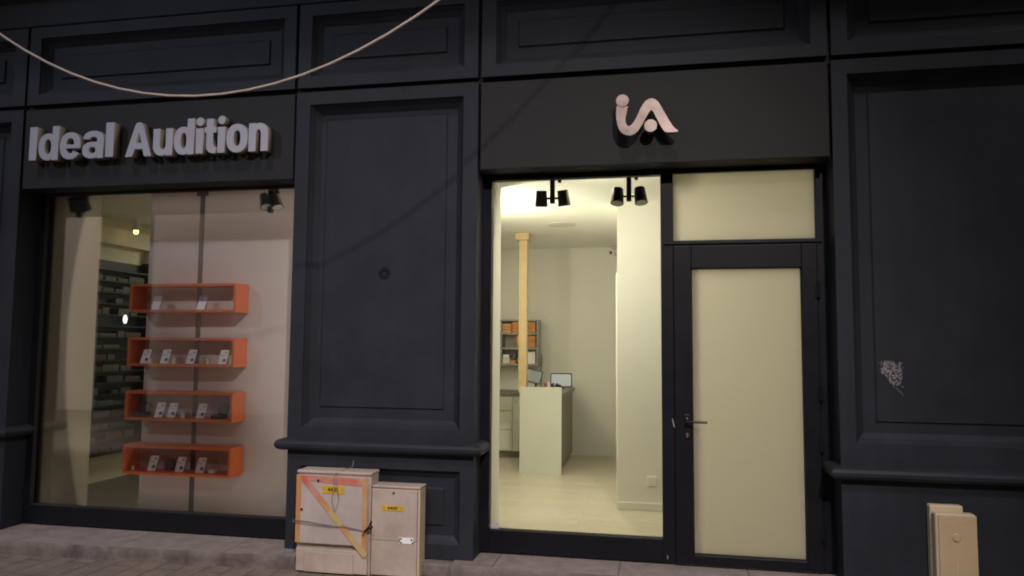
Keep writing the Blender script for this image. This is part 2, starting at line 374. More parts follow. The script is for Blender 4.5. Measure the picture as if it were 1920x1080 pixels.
# frames: y 0.20 - 0.28
def bar(mb, x0, x1, z0, z1, y0=.205, y1=.275): return mb.box(x0, x1, y0, y1, z0, z1)
fl = MB(); bar(fl, -4.975, -4.914, .205, 2.862); bar(fl, -4.914, -2.64, .205, .351); bar(fl, -4.914, -2.64, 2.838, 2.862)
bar(fl, -2.64, -2.585, .205, 2.862)
wl = fl.build('shop_window', M['frame'], SHOP, bevel=.004)
MB().box(-4.914, -2.64, .238, .244, .351, 2.838).build('pane', M['glass'], wl)
MB().ring(-4.914, -2.64, .351, 2.838, .2045, -4.9065, -2.646, .358, 2.832, .236).build('gasket', M['rubber'], wl)
fr = MB(); bar(fr, -1.245, -1.171, .205, 2.87); bar(fr, -1.171, .022, .205, .358); bar(fr, -1.171, .022, 2.831, 2.87)
bar(fr, .022, .107, .205, 2.87)
wr = fr.build('shop_window', M['frame'], SHOP, bevel=.004)
MB().box(-1.171, .022, .238, .244, .358, 2.831).build('pane', M['glass'], wr)
MB().box(-1.164, -1.106, .2355, .2375, .360, .397).build('sticker', M['sticker'], wr)
tb = MB(); bar(tb, .107, 1.033, 2.837, 2.87); bar(tb, .107, 1.033, 2.335, 2.368); bar(tb, 1.033, 1.125, .205, 2.87)
tw = tb.build('transom_window', M['frame'], SHOP, bevel=.004)
MB().box(.107, 1.033, .236, .246, 2.368, 2.837).build('frosted_pane', M['frost'], tw)
# drip rail over the door
MB().box(.045, 1.07, .190, .2045, 2.340, 2.356).build('drip_rail', M['frame'], tw, bevel=.003)
# door leaf
dl = MB(); Y0, Y1 = .188, .262
dl.box(.1075, .224, Y0, Y1, .208, 2.330).box(.936, 1.0325, Y0, Y1, .208, 2.330).box(.224, .936, Y0, Y1, 2.175, 2.330).box(.224, .936, Y0, Y1, .208, .271)
door = dl.build('door', M['frame'], SHOP, bevel=.004)
MB().ring(.224, .936, .271, 2.175, .1875, .231, .929, .278, 2.168, .222).build('gasket', M['rubber'], door)
MB().box(.224, .936, .220, .230, .271, 2.175).build('frosted_pane', M['frost'], door)
h = MB(); h.box(.170, .205, .180, .188, 1.03, 1.19)
h.cyl((.187, .182, 1.145), (.187, .135, 1.145), .011, n=14); h.tube([(.187, .137, 1.145), (.20, .131, 1.146), (.24, .130, 1.146), (.315, .132, 1.144)], .0085, 10)
h.build('handle', M['black'], door, bevel=.002)
MB().cyl((.187, .1795, 1.165), (.187, .176, 1.165), .006, n=12).build('screw', M['chrome'], door)
MB().cyl((.187, .182, 1.058), (.187, .172, 1.058), .0095, n=14).box(.183, .191, .172, .180, 1.037, 1.056).build('lock_cylinder', M['brass'], door)
for z in (.45, 1.02, 1.35, 2.02):
    MB().cyl((1.035, .178, z-.05), (1.035, .178, z+.05), .010, n=12).box(1.018, 1.052, .180, .1875, z-.045, z+.045).build('hinge', M['frame'], door)
sc = MB()
def scr(p): MB().prism_y(p, .2025, .2045).build('scratch_mark', M['scratch'], wr)
scr([(.089, 1.155), (.094, 1.156), (.104, 1.116), (.113, 1.092), (.109, 1.090), (.098, 1.112)])
scr([(.113, 1.058), (.117, 1.059), (.118, 1.035), (.114, 1.034)])
scr([(.116, 1.028), (.120, 1.029), (.121, 1.003), (.116, 1.003)])
scr([(.050, .255), (.054, .256), (.055, .230), (.051, .230)])

# inner shell of the building (floor slab edge, side walls, roof over the shop)
# graffiti scribble on the right pilaster: many short scratched strokes
def stroke(mb, x, z, x2, z2, wd, y):
    d = Vector((x2-x, z2-z)); n = Vector((-d.y, d.x)).normalized()*wd/2
    mb.quad((x+n.x, y, z+n.y), (x2+n.x*.5, y, z2+n.y*.5), (x2-n.x*.5, y, z2-n.y*.5), (x-n.x, y, z-n.y))
g = MB(); rg = random.Random(5)
for k in range(460):
    x = 1.372+.116*rg.random(); z = 1.400+.155*rg.random()
    if z < 1.400+.10*(1-(x-1.372)/.07): continue
    if x > 1.47 and z < 1.45 and rg.random() < .5: continue
    if rg.random() < .25*(x-1.372)/.116: continue
    a = rg.uniform(0, math.pi); l = rg.uniform(.006, .020)
    stroke(g, x, z, x+math.cos(a)*l, z+math.sin(a)*l, rg.uniform(.0018, .0042), .0680-.00015*(k % 40))
for k in range(4): stroke(g, 1.452+.010*k, 1.405-.010*k, 1.458+.012*k, 1.385-.012*k, .0018, .0634-.0002*k)
tag(g.build('graffiti_scribble', M['scratch'], recalc=False), 'whitish scratched graffiti scribble on the dark right pilaster panel', 'graffiti')
st = MB()
for k in range(16):
    a = 2*math.pi*k/16; r1 = .043+.002*math.sin(5*a); b2 = 2*math.pi*(k+1)/16; r2 = .043+.002*math.sin(5*b2)
    for q0, q1 in ((r1*.3, r1),):
        st.quad((-1.927+q0*math.cos(a), .0635, 2.155+q0*math.sin(a)), (-1.927+q1*math.cos(a), .0635, 2.155+q1*math.sin(a)),
                (-1.927+r2*math.cos(b2), .0635, 2.155+r2*math.sin(b2)), (-1.927+r2*.3*math.cos(b2), .0635, 2.155+r2*.3*math.sin(b2)))
tag(st.build('ring_stain', M['stain'], recalc=False), 'dark ring-shaped stain on the panel of the middle pilaster', 'stain')

# ------------------------------------------------------------------ doorsteps
def step(x0, x1, yl, yr, z, label, name='doorstep'):
    t = thing(name, ((x0+x1)/2, 0, .098), label, 'doorstep')
    mb = MB(); zb, yb = .095, .29
    mb.quad((x0, yl, z), (x1, yr, z), (x1, yb, z), (x0, yb, z))
    mb.build('tread', M['stone'], t, recalc=False)
    f = MB(); n = 40; vs = []; r = random.Random(int(x0*100))
    for k in range(n+1):
        u = k/n; x = x0+(x1-x0)*u; y = yl+(yr-yl)*u; j = r.uniform(-.0018, .0018)
        vs += [(x, y, z), (x, y-.006+j, z-.012+j*.5), (x, y-.002+j, z-.05), (x, y+j*.6, zb)]
    f.add(vs, [(4*k+i, 4*k+i+1, 4*k+i+5, 4*k+i+4) for k in range(n) for i in range(3)], True)
    f.quad((x0, yl, z), (x0, yb, z), (x0, yb, zb), (x0, yl, zb)); f.quad((x1, yr, z), (x1, yb, z), (x1, yb, zb), (x1, yr, zb))
    f.build('riser', M['stonefront'], t)
step(-7.2, -2.445, -.352, -.150, .196, 'long worn stone step running under the display window')
step(-1.36, 3.7, -.10, -.10, .192, 'pale stone step under the entrance door and the tall window')
tag(MB().box(-2.44, -1.365, -.085, .29, .095, .185).build('plinth_stone', M['stonefront'], bevel=.012), 'stained stone block beneath the middle pilaster, between two steps', 'plinth')

# ------------------------------------------------------------------ interior shell
FZ, CZ = .200, 2.950
struct('shop_floor', MB().quad((-3.45, .276, FZ), (2.3, .276, FZ), (2.3, 4.95, FZ), (-3.45, 4.95, FZ)), M['floor'], recalc=False)
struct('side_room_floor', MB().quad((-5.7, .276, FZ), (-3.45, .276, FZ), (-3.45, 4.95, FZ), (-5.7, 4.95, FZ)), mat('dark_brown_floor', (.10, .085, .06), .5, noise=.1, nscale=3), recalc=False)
struct('ceiling', MB().box(-5.7, 2.3, .276, 4.95, CZ, CZ+.08), M['ceil'])
struct('back_wall', MB().box(-5.9, 2.4, 4.951, 5.1, .1, 3.1), M['white'])
wl_ = MB().box(-5.9, -5.701, .276, 4.951, .1, 3.1); struct('left_wall', wl_, M['reveal'])
struct('right_wall', MB().box(2.301, 2.45, .276, 4.951, .1, 3.1), M['white'])
pw = MB().box(-.36, 2.3, 1.80, 1.95, FZ, CZ).box(-.36, -.22, 1.95, 4.95, FZ, CZ)
struct('partition_wall', pw, M['white'])
struct('partition_wall', MB().box(-3.45, -3.33, 1.30, 4.95, FZ, CZ), M['white'])  # unseen wall added to block shop light from the side room
tag(MB().box(-.357, 2.3, 1.788, 1.7995, FZ, .268).build('skirting_board', M['plastic'], bevel=.004), kind='structure')
tag(MB().box(-.374, -.3605, 1.86, 1.94, .21, 2.31).build('door_casing', M['plastic'], bevel=.003), kind='structure')
# wall behind the middle pilaster, with the splayed jamb of the tall window
jm = MB(); zz0, zz1 = FZ, CZ
P = [(-2.60, .285), (-1.172, .285), (-1.275, 1.02), (-2.60, 1.02)]
jm.add([(x, y, zz0) for x, y in P]+[(x, y, zz1) for x, y in P], [(0, 1, 2, 3), (7, 6, 5, 4)]+[(k, (k+1) % 4, 4+(k+1) % 4, 4+k) for k in range(4)])
struct('jamb_wall', jm, M['white'])
# display window: left reveal, floor board and back panels
tag(MB().box(-4.97, -4.905, .285, .81, FZ, CZ).build('window_reveal', M['reveal']), kind='structure')
tag(MB().box(-5.70, -4.9705, .29, .80, FZ, CZ).build('window_reveal', M['reveal']), kind='structure')
pn = thing('display_backdrop', (-3.5, .72, FZ), 'greige two-board backdrop behind the orange shelves in the display window', 'backdrop')
MB().box(-4.318, -3.845, .702, .725, FZ, 2.948).build('board', M['panel'], pn, bevel=.002)
MB().box(-3.800, -2.602, .702, .725, FZ, 2.948).build('board', M['panel'], pn, bevel=.002)
MB().box(-3.843, -3.802, .700, .735, FZ, 2.93).box(-3.875, -3.77, .690, .7005, 2.90, 2.945).build('mounting_rail', mat('dark_taupe_rail', (.09, .075, .073), .5), pn)

tag(MB().box(-2.622, -2.604, .335, .385, .36, 2.80).build('fill_strip', M['plastic']), 'slim vertical strip added out of view as the body of the display fill light', 'light strip')  # body for the added side fill
# orange box shelves
shz = [(1.893, 2.130), (1.447, 1.687), (1.005, 1.248), (.567, .810)]
def make_shelf(z0, z1, label):
    x0, x1, y0, y1, t = -4.330, -3.354, .500, .690, .022
    r = thing('box_shelf', ((x0+x1)/2, (y0+y1)/2, z0), label, 'shelf', 'orange box shelves in the display window')
    MB().box(x0, x1, y0, y1, z0, z0+t).build('bottom_board', M['orange'], r, bevel=.002)
    MB().box(x0, x1, y0, y1, z1-t, z1).build('top_board', M['orange'], r, bevel=.002)
    for xa in (x0, x1-t): MB().box(xa, xa+t, y0, y1, z0+t+.0003, z1-t-.0003).build('side_board', M['orange'], r)
    return r
sh0 = make_shelf(*shz[0], 'topmost orange box shelf, holding a purple-topped card')
labs = ['second orange box shelf from the top, holding four white cards', 'third orange box shelf from the top, holding two black devices', 'lowest orange box shelf, nearest the window sill']
for (z0, z1), l in zip(shz[1:], labs):
    dup(sh0, (sh0.location.x, sh0.location.y, z0), l)

# leaning display cards
def make_card(kind):
    r = thing('display_card', (0, 0, 0), 'x', 'card', 'leaning price cards on the orange shelves')
    tilt = Matrix.Rotation(R(-22), 4, 'X')
    MB().tbox(tilt @ Matrix.Translation((0, 0, .062)), .074, .003, .124).build('board', M['card'], r)
    if kind == 'dot':
        d = MB(); a = tilt @ Vector((.014, -.0018, .034)); b = tilt @ Vector((.014, -.0032, .034)); d.cyl(a, b, .015, n=18); d.build('printed_disc', M['cardgrey'], r)
        MB().tbox(tilt @ Matrix.Translation((.016, -.0022, .100)), .020, .001, .014).build('printed_block', M['cardpink'], r)
        MB().tbox(tilt @ Matrix.Translation((-.010, -.0022, .075)), .036, .001, .005).build('printed_line', M['shelfgrey'], r)
    else:
        MB().tbox(tilt @ Matrix.Translation((0, -.0022, .100)), .074, .001, .046).build('printed_header', M['cardpurple'] if kind == 'purple' else M['cardpink'], r)
        MB().tbox(tilt @ Matrix.Translation((.016, -.0029, .100)), .024, .0006, .018).build('printed_block', M['cardpink'], r)
    return r
dotp = make_card('dot'); purp = make_card('purple'); pinkp = make_card('pink')
cards = [(purp, -3.712, 0, 'white card with a purple printed top on the topmost orange shelf'),
         (pinkp, -4.135, 0, 'faint pale card at the dark end of the topmost orange shelf'),
         (dotp, -4.215, 1, 'white card farthest from the pilaster on the second orange shelf'),
         (dotp, -4.030, 1, 'white card second from the left on the second orange shelf'),
         (dotp, -3.790, 1, 'white card in front of the rail on the second orange shelf'),
         (dotp, -3.498, 1, 'white card at the pilaster end of the second orange shelf'),
         (dotp, -4.062, 2, 'left card of the touching pair on the third orange shelf'),
         (dotp, -3.945, 2, 'right card of the touching pair on the third orange shelf'),
         (dotp, -3.678, 2, 'single white card beside the right black device on the third shelf'),
         (dotp, -4.105, 3, 'leftmost white card on the lowest orange shelf'),
         (dotp, -3.850, 3, 'middle white card on the lowest orange shelf, by the rail'),
         (dotp, -3.664, 3, 'rightmost white card on the lowest orange shelf')]
used = set()
for proto, x, s, l in cards:
    loc = (x, .560, shz[s][0]+.0225)
    if proto.name in used: dup(proto, loc, l)
    else: proto.location = loc; proto['label'] = l; used.add(proto.name)
# hearing devices and little stands
def pod(x, s, l, r=.016):
    o = MB(); z = shz[s][0]+.0222
    o.cyl((x, .555, z), (x, .555, z+.022), r, r*.85, 14); o.sphere((x, .555, z+.028), r*.8, 12, 8)
    tag(o.build('earpiece_stand', M['plastic']), l, 'earpiece', 'small white earpiece stands')
pod(-4.150, 1, 'small white earpiece by the first card on the second orange shelf')
pod(-3.930, 1, 'small white earpiece between the second and third cards, second shelf')
pod(-3.620, 1, 'small white earpiece left of the last card, second shelf')
pod(-3.830, 2, 'small pinkish earpiece right of the card pair, third shelf')
pod(-4.270, 3, 'small dull earpiece in the left corner of the lowest shelf', .013)
tag(MB().box(-3.57, -3.505, .53, .58, shz[3][0]+.0223, shz[3][0]+.055).build('small_box', M['plastic'], bevel=.006), 'small white rounded box at the end of the lowest shelf', 'box')
def device(x, s, l):
    t = thing('charging_case', (x, .56, shz[s][0]+.0222), l, 'case', 'black charging cases'); z = shz[s][0]+.0224
    MB().box(x-.055, x+.05, .52, .60, z, z+.035).build('base', M['black'], t, bevel=.008)
    MB().tbox(Matrix.Translation((x+.01, .607, z+.073)) @ Matrix.Rotation(R(-14), 4, 'X'), .09, .02, .085).build('lid', M['black'], t, bevel=.008)
device(-4.225, 2, 'black charging case in the left corner of the third orange shelf')
device(-3.505, 2, 'black charging case at the right end of the third orange shelf')
z3 = shz[3][0]+.0222
tag(MB().cyl((-3.99, .63, z3+.045), (-3.99, .65, z3+.047), .043, n=20).box(-4.02, -3.96, .61, .66, z3, z3+.012).build('round_device', M['cardgrey']), 'round dark grey device between cards on the lowest shelf', 'device')

# ------------------------------------------------------------------ signs
sign = thing('shop_sign', (-3.8, 0, 3.05), 'raised pale grey letters reading Ideal Audition on the dark fascia', 'sign')
LET = [('I', -4.822, -4.755, 3.055, 3.318), ('d', -4.738, -4.560, 3.050, 3.318), ('e', -4.545, -4.363, 3.050, 3.262), ('a', -4.345, -4.160, 3.050, 3.264),
       ('l', -4.142, -4.072, 3.055, 3.322), ('A', -3.968, -3.744, 3.048, 3.312), ('u', -3.732, -3.568, 3.046, 3.252), ('d', -3.556, -3.389, 3.046, 3.318),
       ('i', -3.374, -3.312, 3.048, 3.322), ('t', -3.302, -3.207, 3.046, 3.308), ('i', -3.195, -3.134, 3.048, 3.326), ('o', -3.122, -2.952, 3.045, 3.258), ('n', -2.942, -2.788, 3.047, 3.256)]
def arc(cx, cy, rx, ry, a0, a1, n=14, p=1.0):
    o = []
    for k in range(n+1):
        t = R(a0+(a1-a0)*k/n); c, q = math.cos(t), math.sin(t)
        o.append((cx+rx*math.copysign(abs(c)**p, c), cy+ry*math.copysign(abs(q)**p, q)))
    return o
def glyph(ch, w, h, st=.057, th=.046, P=.86):
    x = .212 if ch in 'd' else h         # x-height of letters with an ascender
    if ch in 'Il': return [[(0, 0), (w, 0), (w, h), (0, h)]]
    if ch == 'A':
        return [[(0, 0), (.062, 0), (.078, .058), (w-.078, .058), (w-.062, 0), (w, 0), (w*.66, h-.03), (w*.60, h-.006), (w*.5, h), (w*.40, h-.006), (w*.34, h-.03)],
                [(w*.5-.024, .104), (w*.5+.024, .104), (w*.5, .190)]]
    if ch == 'o': return [arc(w/2, h/2, w/2, h/2, 0, 350, 35, P), arc(w/2, h/2, w/2-st, h/2-th, 0, 350, 35, P)]
    if ch == 'd':
        o = [(w-st, 0), (w, 0), (w, h), (w-st, h), (w-st, x-.014)] + [q for q in arc(w*.47, x/2, w*.47, x/2, 40, 320, 40, P) if q[0] < w-st-.004] + [(w-st, .014)]
        return [o, arc(w*.475, x/2, w*.475-st*.96, x/2-th, 0, 350, 30, P)]
    if ch == 'e':
        o = arc(w/2, h/2, w/2, h/2, -32, -359, 34, P) + [(w, h*.40)] + [(st*.98, h*.40)] + arc(w/2, h/2, w/2-st, h/2-th, 196, 322, 16, P)
        return [o, arc(w/2, h*.555, w/2-st, h*.445-th, 2, 178, 14, P) + [(st, h*.545), (w-st, h*.545)]]
    if ch == 'a':
        o = [(w-st, 0), (w, 0), (w, h*.62)] + arc(w*.51, h*.66, w*.49, h*.34, 0, 172, 16, P) + arc(w*.51, h*.66, w*.49-st, h*.34-th, 168, 12, 12, P)
        o += [(w-st, h*.60)] + [q for q in arc(w*.46, h*.30, w*.46, h*.30, 84, 310, 26, P) if q[0] < w-st-.004] + [(w-st, h*.07)]
        return [o, arc(w*.47, h*.30, w*.47-st*1.0, h*.30-th*.86, 0, 350, 24, P)]
    if ch in 'un':
        o = [(0, h), (st, h)] + arc(w/2, h*.42, w/2-st, h*.42-th, 180, 360, 14, P) + [(w-st, h), (w, h), (w, 0), (w-st, 0), (w-st, .016)] + [q for q in arc(w*.45, h*.40, w*.45, h*.40, 320, 180, 20, P) if q[0] < w-st-.004]
        if ch == 'n': o = [(w-a, h-b) for a, b in o]
        return [o]
    if ch == 'i': return [[(0, 0), (w, 0), (w, h*.70), (0, h*.70)], arc(w/2, h-w*.52, w*.52, w*.52, 0, 345, 23)]
    if ch == 't':
        a, b = w*.16, w*.16+.055
        return [[(a, .05)] + arc(b+.004, .05, .059, .05, 180, 268, 8) + [(w, 0), (w, .046), (b+.012, .046), (b, .058), (b, h*.60), (w*.98, h*.60), (w*.98, h*.76), (b, h*.76), (b, h), (a, h), (a, h*.76), (0, h*.76), (0, h*.60), (a, h*.60)]]
def loops_mesh(loops):
    cu = bpy.data.curves.new('glyph', 'CURVE'); cu.dimensions = '2D'; cu.fill_mode = 'BOTH'; cu.extrude = .05
    for lp_ in loops:
        sp_ = cu.splines.new('POLY'); sp_.points.add(len(lp_)-1); sp_.use_cyclic_u = True
        for q_, (a, b) in zip(sp_.points, lp_): q_.co = (a, b, 0, 1)
    o = bpy.data.objects.new('glyph', cu); COL.objects.link(o)
    dg = bpy.context.evaluated_depsgraph_get(); dg.update()
    me = bpy.data.meshes.new_from_object(o.evaluated_get(dg))
    bpy.data.objects.remove(o); bpy.data.curves.remove(cu)
    b = bmesh.new(); b.from_mesh(me); bmesh.ops.remove_doubles(b, verts=b.verts, dist=1e-5); b.to_mesh(me); b.free()
    return me
for ch, x0, x1, z0, z1 in LET:
    f = place_text(loops_mesh(glyph(ch, x1-x0, z1-z0)), 'letter', M['letter_side'], sign, x0, x1, z0, z1, -.084, -.012)
    # pale front face on a beige case
    f.data.materials.append(M['letter'])
    for p in f.data.polygons:
        if p.normal.y < -.9: p.material_index = 1
logo = thing('logo_sign', (-.06, 0, 3.03), 'brushed pink metal logo of a flowing i and A over the entrance', 'sign')
RIB = [(-0.2599, 3.2387), (-0.2627, 3.1643), (-0.2563, 3.1099), (-0.242, 3.0688), (-0.2172, 3.0406), (-0.1807, 3.0282), (-0.1481, 3.0333), (-0.1155, 3.0599), (-0.0867, 3.1082), (-0.0631, 3.1539), (-0.0435, 3.1851), (-0.0331, 3.1926), (-0.0216, 3.1839), (0.0013, 3.1372), (0.0267, 3.0824), (0.0457, 3.0522), (0.0609, 3.0381), (0.135, 3.0372), (0.1389, 3.0477), (0.1186, 3.0606), (0.0972, 3.0896), (0.0719, 3.1335), (0.0403, 3.1954), (0.0149, 3.241), (-0.0043, 3.2622), (-0.03, 3.2731), (-0.056, 3.2665), (-0.0821, 3.2424), (-0.1083, 3.1967), (-0.128, 3.1506), (-0.1477, 3.1153), (-0.1674, 3.0947), (-0.183, 3.0888), (-0.196, 3.1042), (-0.2024, 3.141), (-0.1931, 3.1877), (-0.1825, 3.2304), (-0.1995, 3.2245), (-0.2192, 3.2202), (-0.2428, 3.2269)]
# smooth the traced outline with one round of corner cutting
def chaikin(p):
    o = []
    for i in range(len(p)):
        a, b = p[i], p[(i+1) % len(p)]
        o += [(a[0]*.75+b[0]*.25, a[1]*.75+b[1]*.25), (a[0]*.25+b[0]*.75, a[1]*.25+b[1]*.75)]
    return o
rb = MB().prism_y(chaikin(RIB), -.112, -.072).build('ribbon', M['copper'], logo)
bm = bmesh.new(); bm.from_mesh(rb.data); bmesh.ops.triangulate(bm, faces=[f for f in bm.faces if len(f.verts) > 4]); bm.to_mesh(rb.data); bm.free()
for x, z in ((-.220, 3.265), (-.038, 3.087)):
    MB().cyl((x, -.116, z), (x, -.072, z), .0415, n=32).build('dot', M['copper'], logo)
for x, z in ((-.235, 3.10), (-.05, 3.235), (.06, 3.10), (-.220, 3.265), (-.038, 3.087)):
    MB().cyl((x, -.073, z), (x, .004, z), .006, n=8).build('fixing_pin', M['chrome'], logo)

# ------------------------------------------------------------------ overhead cable (sags in front of the facade)
CP = []
k0, x0c, z0c = .2520, -2.358, 2.9577
for i in range(90):
    x = -9.5+i*(4.2+9.5)/89
    CP.append((x, -1.5, z0c+k0*(x-x0c)**2))
tag(MB().tube(CP, .0068, 8).build('overhead_cable', M['cable']), 'thin cream cable sagging in front of the upper left panels', 'cable')

# ------------------------------------------------------------------ utility cabinets
c1 = thing('utility_cabinet', (-2.17, -.1, .098), 'taller beige utility cabinet crossed with faded orange and yellow tape', 'utility cabinet')
x0, x1, yf, zt = -2.437, -1.906, -.150, .778
MB().box(x0, x1, yf, -.012, .097, zt-.02).build('body', M['grp'], c1, bevel=.006)
MB().box(x0-.006, x1+.004, yf-.012, -.008, zt-.0195, zt).build('lid', M['grp'], c1, bevel=.006)
MB().box(x0+.028, x1-.030, yf-.036, yf-.0005, .296, zt-.032).build('door', M['grp_door'], c1, bevel=.005)
MB().box(x0+.010, x1-.010, yf-.030, yf-.0005, .11, .262).build('lower_door', M['grp'], c1, bevel=.005)
MB().box(x0+.075, x1-.105, yf-.040, yf-.0303, .11, .243).build('lower_panel', M['grp'], c1, bevel=.004)
tp = MB(); yt = yf-.0385
tp.box(x0+.006, x0+.040, yt, yt+.0015, .30, zt-.024); tp.build('tape', M['tape'], c1)
MB().prism_y([(x0+.04, zt-.058), (x1-.25, zt-.080), (x1-.03, zt-.088), (x1-.03, zt-.036), (x0+.03, zt-.030)], yt-.0004, yt+.0012).build('tape', M['tape_red'], c1)
tp = MB(); tp.box(x1-.046, x1-.012, yt-.0008, yt+.0010, .225, zt-.034); tp.build('tape', M['tape'], c1)
a = Vector((x0+.055, zt-.045)); b = Vector((x1-.025, .245)); d = (b-a); n = Vector((-d.y, d.x)).normalized()*.020
q = [a+n, a-n]; segs = [(0, .32, 'tape_red'), (.32, .44, 'tape'), (.44, .62, 'tape_yel'), (.62, .76, 'tape'), (.76, 1.02, 'tape_yel')]
for s0, s1, mm in segs:
    p0, p1 = a+d*s0, a+d*s1
    MB().prism_y([tuple(p0+n), tuple(p0-n), tuple(p1-n), tuple(p1+n)], yt-.0026, yt-.0012).build('tape', M[mm], c1)
def label_plate(parent, x0, x1, z0, z1, y, tilt=0):
    p = MB().box(x0, x1, y-.003, y, z0, z1).build('label_plate', M['yellow'], parent, bevel=.001)
    me = text_mesh('4400', 1, .01, .014)
    w_ = x1-x0; h_ = z1-z0
    tx = place_text(me, 'number', M['ink'], p, x0+w_*.25, x1-w_*.27, z0+h_*.24, z1-h_*.20, y-.0042, y-.0031)
    for xx in (x0+w_*.10, x1-w_*.10): MB().cyl((xx, y-.003, (z0+z1)/2), (xx, y-.0045, (z0+z1)/2), .003, n=10).build('rivet', M['ink'], p)
label_plate(c1, -2.243, -2.083, .634, .685, yf-.0362)
for x, z in ((-2.389, .520), (-2.272, .716)): MB().cyl((x, yf-.036, z), (x, yf-.042, z), .0085, n=12).build('lock', M['ink'], c1)
# thin string round the cabinet with a black knot
wr_ = MB(); yw = yf-.044
wr_.tube([(x0-.006, -.05, .445), (x0-.010, yw, .446), (-2.33, yw, .442), (-2.25, yw, .430), (-2.12, yw, .421), (-2.02, yw, .408), (-1.92, yw, .402), (x1+.004, yw+.01, .415)], .0022, 6)
wr_.tube([(x0-.006, -.05, .437), (x0-.010, yw-.003, .436), (-2.30, yw-.003, .424), (-2.18, yw-.003, .418), (-2.06, yw-.003, .424), (-1.95, yw-.003, .404), (x1, yw, .402)], .0022, 6)
wr_.tube([(-2.155, yw, .735), (-2.150, yw-.002, .70), (-2.165, yw-.002, .62), (-2.168, yw-.001, .59), (-2.150, yw, .520)], .002, 6)
wr_.tube([(-2.138, yw, .735), (-2.132, yw-.002, .68), (-2.120, yw-.002, .61), (-2.128, yw-.001, .56), (-2.146, yw, .520)], .002, 6)
wr_.tube([(-2.155, yw, .735), (-2.15, yw+.006, .765), (-2.13, -.10, .783), (-2.10, -.02, .786), (-2.096, -.005, .83)], .0025, 6)
wr_.build('string', M['wire'], c1)
kn = MB(); kn.tube([(-1.925, yw-.008, .400), (-1.907, yw-.012, .418), (-1.893, yw-.012, .432), (-1.884, yw-.01, .452), (-1.879, yw-.008, .470)], .008, 8)
kn.sphere((-1.884, yw-.012, .432), .0155, 12, 8); kn.tube([(-1.905, yw-.010, .420), (-1.928, yw-.008, .395), (-1.940, yw-.006, .372)], .004, 6)
kn.build('knot', M['black'], c1)

c2 = thing('utility_cabinet', (-1.73, -.1, .098), 'shorter beige utility cabinet with a small white sticker, beside the taped one', 'utility cabinet')
x0, x1, yf, zt = -1.902, -1.566, -.135, .695
MB().box(x0, x1, yf, -.012, .097, zt-.016).build('body', M['post_side'], c2, bevel=.005)
MB().box(x0-.002, x1+.004, yf-.010, -.010, zt-.0155, zt).build('lid', M['grp'], c2, bevel=.005)
MB().box(x0+.006, x1-.012, yf-.025, yf-.0005, .338, zt-.020).build('door', M['grp'], c2, bevel=.004)
MB().box(x0+.006, x1-.012, yf-.023, yf-.0005, .11, .3362).build('lower_door', M['grp'], c2, bevel=.004)
label_plate(c2, -1.822, -1.672, .535, .570, yf-.0252)
MB().cyl((-1.743, yf-.025, .652), (-1.743, yf-.031, .652), .007, n=12).build('lock', M['ink'], c2)
MB().box(-1.70, -1.602, yf-.0268, yf-.0255, .324, .365).build('sticker', M['card'], c2)
for xx, zz, sx, sz in ((-1.698, .345, .008, .03), (-1.690, .357, .012, .008), (-1.690, .330, .012, .008), (-1.618, .352, .010, .014), (-1.611, .331, .012, .010)):
    MB().box(xx, xx+sx, yf-.0275, yf-.0270, zz-sz/2, zz+sz/2).build('sticker_mark', M['ink'], c2)

mbx = thing('meter_box', (1.69, -.06, .098), 'narrow ochre meter box with a round knob, in front of the right pilaster', 'meter box')
MB().box(1.586, 1.770, -.055, .004, .097, .712).build('back_box', M['post_side'], mbx, bevel=.010, seg=3)
MB().box(1.592, 1.812, -.125, -.056, .097, .678).build('body', M['post_side'], mbx, bevel=.012, seg=3)
MB().box(1.606, 1.812, -.135, -.1255, .11, .672).build('front_cover', M['post_grp'], mbx, bevel=.008, seg=3)
MB().cyl((1.700, -.1355, .545), (1.700, -.143, .545), .024, .019, n=24).build('knob', M['post_grp'], mbx)
MB().box(1.697, 1.703, -.1375, -.1352, .30, .43).build('groove', M['post_side'], mbx)

# ------------------------------------------------------------------ track spotlights
def can(mb, c, d, r0=.039, r1=.048, L=.116):
    c = Vector(c); d = Vector(d).normalized(); mb.cyl(c-d*L/2, c+d*L/2, r0, r1, 24); return c+d*L/2, d
def make_track(dirs, label, spread=.082, z=-.175, name='track_spotlight'):
    r = thing(name, (0, 0, 0), label, 'spotlight', 'black track spotlights behind the shop windows')
    MB().box(-.018, .018, -.018, .018, -.215, -.040).build('stem', M['black'], r, bevel=.004)
    MB().box(-.022, .075, -.016, .016, -.0395, -.012).build('track_adapter', M['shelfgrey'], r, bevel=.003)
    MB().box(.040, .066, -.018, .018, -.058, -.040).build('catch', M['black'], r, bevel=.003)
    MB().cyl((-spread, 0, z), (spread, 0, z), .009, n=10).build('cross_arm', M['black'], r)
    for s, d in zip((-1, 1), dirs):
        mb = MB(); e, dd = can(mb, (s*spread, -.004, z), d); hd = mb.build('lamp_head', M['black'], r)
        MB().cyl(e-dd*.003, e+dd*.0008, .041, n=24).build('lens', M['lens'], hd)
    return r
TZ = 2.905
t1 = make_track(((-.05, .28, -1), (.10, .22, -1)), 'black twin spotlight over the tall window, nearer the counter')
t1.location = (-.760, .42, TZ)
t2 = make_track(((-.06, -.30, -1), (.12, -.26, -1)), 'black twin spotlight beside the white partition wall, lenses showing')
t2.location = (-.200, .42, TZ)
t3 = make_track(((-.03, .55, -1), (.08, .55, -1)), 'black twin spotlight at the left end of the display window', spread=.046, z=-.10)
t3.location = (-4.712, .325, TZ-.02)
t4 = make_track(((.42, -.35, -1), (.42, -.15, -1)), 'black tilted twin spotlight by the middle pilaster in the display window', spread=.045, z=-.12)
